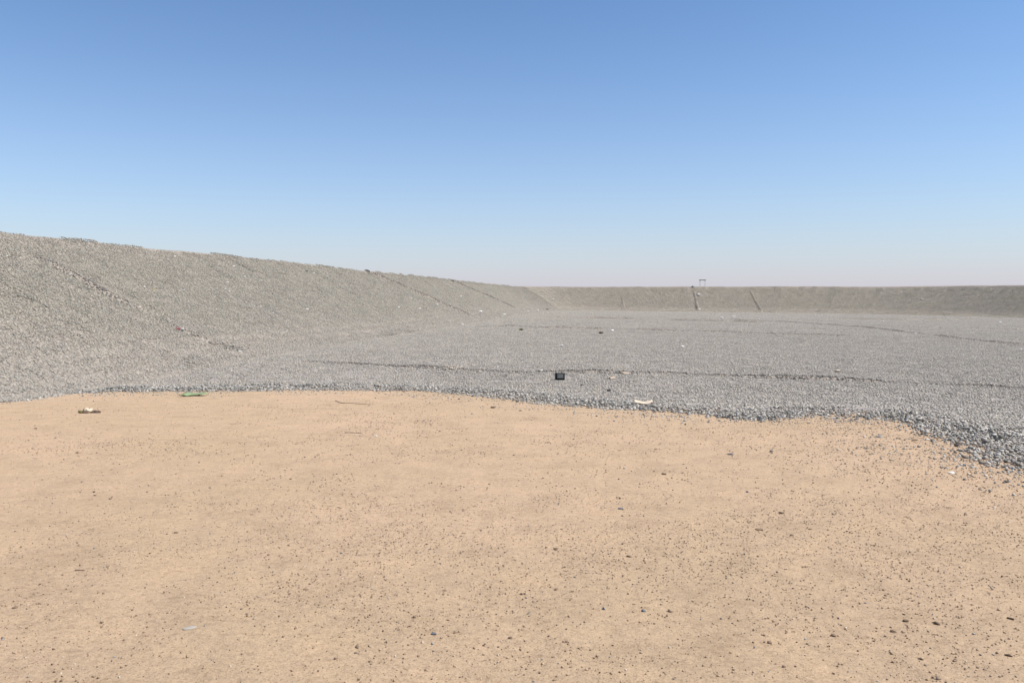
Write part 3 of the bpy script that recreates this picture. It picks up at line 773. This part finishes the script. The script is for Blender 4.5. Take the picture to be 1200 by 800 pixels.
for a in [
    ('L', 8, 299, 2.6, W, 'upper of two white scraps high on the left slope at the frame edge'),
    ('L', 11, 302, 2.6, W, 'lower of two white scraps high on the left slope at the frame edge'),
    ('L', 80, 322, 3.4, W, 'white scrap beside the upper end of the nearest seam ridge'),
    ('L', 132, 354, 3.2, M_PALE, 'pale scrap below the middle of the nearest seam ridge'),
    ('L', 70, 358, 3.2, M_PALE, 'pale scrap low on left slope near the frame edge'),
    ('L', 107, 372, 4.0, M_CREAM, 'cream scrap on the lower left slope below the nearest seam ridge'),
    ('L', 163, 363, 4.0, M_PALE, 'flat pale scrap lying on the nearest seam ridge'),
    ('L', 183, 340, 3.0, M_YEL, 'tiny yellow scrap on the left slope above the nearest seam ridge'),
    ('L', 168, 336, 3.0, W, 'whitish scrap just left of the yellow scrap on left slope'),
    ('L', 214, 341, 2.8, W, 'whitish scrap to the right of the yellow scrap on left slope'),
    ('L', 204, 302, 3.6, W, 'bright white scrap close under the left crest'),
    ('L', 274, 312, 3.0, W, 'white scrap under the left crest, right of the brightest one'),
    ('L', 267, 330, 3.2, W, 'white scrap just above the close white pair on left slope'),
    ('L', 263, 340, 3.0, W, 'left one of the close white pair on left slope'),
    ('L', 269, 340, 3.0, W, 'right one of the close white pair on left slope'),
    ('L', 287, 324, 2.8, W, 'faint white scrap right of the white pair on left slope'),
    ('L', 282, 414, 4.0, W, 'white scrap at the lower end of the nearest seam ridge'),
    ('L', 359, 362, 3.2, W, 'white scrap alone in the middle of the left slope'),
    ('L', 361, 319, 3.4, M_DRK, 'dark scrap near the left crest, half way along'),
    ('L', 366, 319.5, 2.6, W, 'white scrap touching the dark scrap near the left crest'),
    ('L', 319, 345, 2.6, M_DRK, 'dark scrap on the left slope between pair and lone scrap'),
    ('L', 468, 360, 3.4, W, 'white scrap low on the slope left of the second seam ridge'),
    ('L', 482, 351, 2.6, W, 'small white scrap high beside the second seam ridge'),
    ('L', 493, 362, 2.8, W, 'small white scrap low beside the second seam ridge'),
    ('L', 511, 357, 3.2, W, 'white scrap lying on the second seam ridge'),
    ('L', 540, 348, 2.6, W, 'faint scrap on left slope between second and third ridge'),
    ('L', 563, 366, 4.6, W, 'largest white scrap at the slope foot near the far corner'),
    ('G', 554, 375, 3.8, W, 'white scrap where the second seam ridge reaches the floor'),
    ('G', 542, 381, 3.4, W, 'white scrap at the left end of the thin floor ridge'),
    ('L', 592, 370, 4.4, W, 'bright white scrap at the slope foot below the third ridge'),
    ('L', 619, 366, 3.2, W, 'left scrap of three at the far left corner of the floor'),
    ('L', 630, 366, 4.2, W, 'middle and largest scrap at the far left corner of the floor'),
    ('L', 641, 365, 3.4, M_OLV, 'dark scrap at the far left corner of the floor'),
    ('F', 648, 351, 3.0, W, 'white scrap at the left end of the far slope'),
    ('G', 611, 387, 5.5, M_OLV, 'olive lump on the floor near the thin gravel ridge'),
    ('G', 704, 391, 6.0, M_BRN, 'flat dark brown lump beyond the black box, middle of the floor'),
    ('G', 717, 388, 5.0, W, 'white scrap right of the brown lump on the floor'),
    ('G', 658, 406, 4.6, W, 'white scrap on the floor straight beyond the black box'),
    ('G', 799, 407, 5.0, W, 'white scrap alone on the middle right floor'),
    ('G', 634, 435, 4.0, W, 'white scrap on the dark ridge left of the black box'),
    ('G', 714, 459, 5.5, M_DRK, 'dark scrap on gravel to the lower right of the black box'),
    ('G', 682, 452, 3.4, M_DRK, 'small dark scrap on gravel just right of the black box'),
    ('G', 903, 441, 4.2, W, 'white scrap lying on the dark ridge at right'),
    ('G', 981, 436, 7.0, M_PALE, 'flat pale scrap just beyond the dark ridge at right'),
    ('F', 818, 346, 4.2, W, 'white lump beside the middle seam ridge on far slope'),
    ('F', 819, 363, 3.2, W, 'white lump at the foot of the middle seam ridge'),
    ('G', 846, 373, 3.6, W, 'left of two white scraps near the far slope foot'),
    ('G', 860, 371, 3.6, W, 'right of two white scraps near the far slope foot'),
    ('R', 1081, 351, 3.0, W, 'white scrap high on the far right slope'),
    ('G', 1034, 377, 3.0, W, 'white scrap on the floor near the far right corner'),
    ('G', 1172, 378, 3.6, W, 'white scrap on the floor at the far right frame edge'),
    ('G', 1073, 391, 3.4, W, 'white scrap beside the long dark ridge at right'),
    ('G', 1196, 410, 3.6, W, 'white scrap at the right frame edge below the long dark ridge'),
]:
    scrap(*a)

# red and white wrapper
p = hitL(211, 386); e = bpy.data.objects.new('wrapper', None); COL.objects.link(e); e.location = p
tag(e, 'crumpled red and white wrapper on the nearest seam ridge', 'litter')
g = np.random.default_rng(8); w_ = px_size(p, 6)
a = mesh_obj('wrapper_body', crumple_shape(g, (w_, w_ * 0.6, w_ * 0.5)) + np.array((-w_ * 0.3, 0, w_ * 0.25)), S2F, M_RED, parent=e)
a = mesh_obj('wrapper_end', crumple_shape(g, (w_ * 0.7, w_ * 0.5, w_ * 0.5)) + np.array((w_ * 0.45, -0.02, w_ * 0.22)), S2F, M_WHITE, parent=e)

# sheets of card and plastic: curled, with a real thickness
def sheet(name, u, v, wpx, dep, mat, label, curl, rz, cat='litter', seed=1, rag=0.12, thick=0.006):
    g = np.random.default_rng(seed); p = RG(u, v); w_ = px_size(p, wpx)
    nx, ny = 15, 9
    X, Y = np.meshgrid(np.linspace(-0.5, 0.5, nx), np.linspace(-0.5, 0.5, ny))
    edge = 1 + rag * fbm(X * 3 + seed, Y * 3, 3, seed)
    Z = curl * w_ * (2 * np.abs(X)) ** 2.0 + 0.05 * w_ * fbm(X * 4 + seed, Y * 4 + seed, 3, seed + 5) + curl * 0.6 * w_ * np.clip(Y, 0, 1) ** 2 * 4
    top = np.stack([X * w_ * edge, Y * dep * edge, Z - Z.min() + 0.01], -1).reshape(-1, 3); bot = top - np.array((0, 0, thick))
    n = nx * ny; F = grid_faces(ny, nx); i = np.arange(n).reshape(ny, nx)
    loop = np.concatenate([i[0, :], i[1:, -1], i[-1, ::-1][1:], i[::-1, 0][1:]])
    side = np.stack([loop[:-1], loop[:-1] + n, loop[1:] + n, loop[1:]], 1)
    Vv = np.concatenate([top, bot]); Ff = np.concatenate([F, F[:, ::-1] + n, side])
    o = mesh_obj(name, Vv, Ff, mat); o.location = (p.x, p.y, p.z + 0.015); o.rotation_euler = (0, 0, rz)
    return tag(o, label, cat)
sheet('cardboard_sheet', 754, 474, 21, 0.34, M_PALE, 'long curled cream card lying at the gravel rim', 0.10, -0.12, seed=4)
sheet('cardboard_sheet', 534, 432.5, 12, 0.5, M_PALE, 'pale cream card lying on the dark ridge left of the black box', 0.12, -0.2, seed=5)
sheet('cardboard_sheet', 717, 444, 7.5, 0.3, M_CREAM, 'small cream card just right of the black box', 0.16, 0.2, seed=6)
sheet('cardboard_sheet', 731, 438, 9.5, 0.5, M_CREAM, 'pinkish cream card on the dark ridge right of the black box', 0.10, 0.35, seed=7)
sheet('plastic_sheet', 229, 463.5, 27, 0.5, M_GRN, 'torn pale green plastic at the edge of the sand on the left', 0.05, 0.08, seed=8, rag=0.5)

# crumpled paper with a brown scrap and a dark lump in front of the left slope
p = RG(103, 484); e = bpy.data.objects.new('crumpled_paper', None); COL.objects.link(e); e.location = p
tag(e, 'crumpled cream paper bag on the sand before the left slope', 'litter')
g = np.random.default_rng(18); k = px_size(p, 1.0)
mesh_obj('bag_body', crumple_shape(g, (13 * k, 12 * k, 8.5 * k), 0.5, 0.16) + np.array((0, 0, 2.4 * k)), S2F, M_PALE, parent=e)
mesh_obj('torn_flap', crumple_shape(g, (13 * k, 7 * k, 4 * k), 0.5, 0.16) + np.array((9 * k, 0, 1.4 * k)), S2F, M_BRN, parent=e)
mesh_obj('dark_fold', crumple_shape(g, (6 * k, 5 * k, 4 * k), 0.4) + np.array((-7.5 * k, -1.0 * k, 1.4 * k)), S2F, M_OLV, parent=e)

# rubber blocks weighting the liner on the left crest
def bev_box(dims, bev, seg=2):
    import bmesh
    bm = bmesh.new(); bmesh.ops.create_cube(bm, size=1.0)
    for vtx in bm.verts: vtx.co = Vector((vtx.co.x * dims[0], vtx.co.y * dims[1], vtx.co.z * dims[2]))
    bmesh.ops.bevel(bm, geom=bm.edges[:], offset=bev, segments=seg, affect='EDGES', profile=0.5)
    return bm
def bm_obj(name, bm, mat, parent=None):
    me = bpy.data.meshes.new(name); bm.to_mesh(me); bm.free(); me.materials.append(mat)
    o = bpy.data.objects.new(name, me); COL.objects.link(o)
    if parent: o.parent = parent
    return o
for (u, v, wpx, hpx, lab) in ((431.5, 318, 6, 2.6, 'black lump on the left crest at the top of the second ridge'),
                              (530, 329.5, 4.5, 1.8, 'smaller dark lump on the left crest above the third ridge')):
    p = hitL(u, v); w_ = px_size(p, wpx); g = np.random.default_rng(int(u))
    o = place('rubber_lump', crumple_shape(g, (w_, w_ * 0.8, px_size(p, hpx)), 0.3), S2F, M_DRK, (p.x, p.y, p.z + px_size(p, hpx) * 0.12), 0.2)
    o.rotation_euler = (0, 0.35, 0.1); tag(o, lab, 'lump')

# black box lying on the gravel
M_BLK = mat_plain('black_plastic', (0.022, 0.023, 0.024), 0.55, 0.3, 12)
M_FACE = mat_plain('dusty_grey_plastic', (0.15, 0.147, 0.138), 0.85, 0.5, 9)
p = RG(656, 445.5); e = bpy.data.objects.new('plastic_box', None); COL.objects.link(e); e.location = (p.x, p.y, p.z + 0.025); e.rotation_euler = (R(-9), R(2), R(6))
tag(e, 'small black plastic box with a dusty grey face on the gravel', 'box')
bw, bh, bd = px_size(p, 10.6), px_size(p, 7.8), px_size(p, 7.5)
o = bm_obj('shell', bev_box((bw, bd, bh), 0.035, 3), M_BLK, e); o.location = (0, 0, bh / 2)
o2 = bm_obj('face_panel', bev_box((bw * 0.66, 0.02, bh * 0.62), 0.008), M_FACE, e); o2.location = (-bw * 0.02, -bd / 2 - 0.004, bh * 0.5)
import bmesh
for sx_ in (-1, 1):
    o4 = bm_obj('corner_guard', bev_box((bw * 0.1, bd * 0.9, bh * 1.02), 0.01), M_BLK, e); o4.location = (sx_ * bw * 0.46, 0, bh * 0.51)

# open shelter on the far crest
M_STEEL = mat_plain('grey_painted_steel', (0.42, 0.42, 0.43), 0.6, 0.2)
M_ROOF = mat_plain('dark_roof_sheet', (0.12, 0.12, 0.125), 0.7, 0.2)
yS = 225.6; xS = (823.2 - 600) / FPX * yS; zS = 3.08
e = bpy.data.objects.new('open_shelter', None); COL.objects.link(e); e.location = (xS, yS, zS)
tag(e, 'small open shelter with dark flat roof on thin posts, far crest', 'shelter')
H_ = (HORIZON - 328.6) / FPX * yS - zS; W_ = 6.8 / FPX * yS
for sx_ in (-1, 1):
    for sy_ in (-1, 1):
        o = bm_obj('post', bev_box((0.045, 0.045, H_ + 0.3), 0.008), M_STEEL, e); o.location = (sx_ * W_ * 0.42, sy_ * 0.7, H_ / 2 - 0.15)
    o = bm_obj('side_beam', bev_box((0.07, 1.5, 0.07), 0.01), M_STEEL, e); o.location = (sx_ * W_ * 0.42, 0, H_ - 0.05)
o = bm_obj('roof', bev_box((W_, 1.7, 0.17), 0.03), M_ROOF, e); o.location = (0, 0, H_ + 0.12)

# heap of stones on the far crest beside it
p = hitF(812.5, 337); g = np.random.default_rng(44)
Vh, Fh, off = [], [], 0
for dx, dz, s_ in ((0, 0.25, 1.0), (-0.45, 0.1, 0.7), (0.5, 0.12, 0.75), (0.15, 0.45, 0.6)):
    v_ = rock_shape(g, (s_, s_ * 0.9, s_ * 0.7)) + np.array((dx, g.uniform(-0.2, 0.2), dz)); Vh.append(v_); Fh.append(S2F + off); off += len(v_)
o = place('stone_heap', np.concatenate(Vh), np.concatenate(Fh), M_ROCK, (p.x, p.y + 0.4, p.z), 0, col=np.array((0.34, 0.335, 0.32)))
tag(o, 'low grey stone heap on the far crest beside the open shelter', 'stone heap')
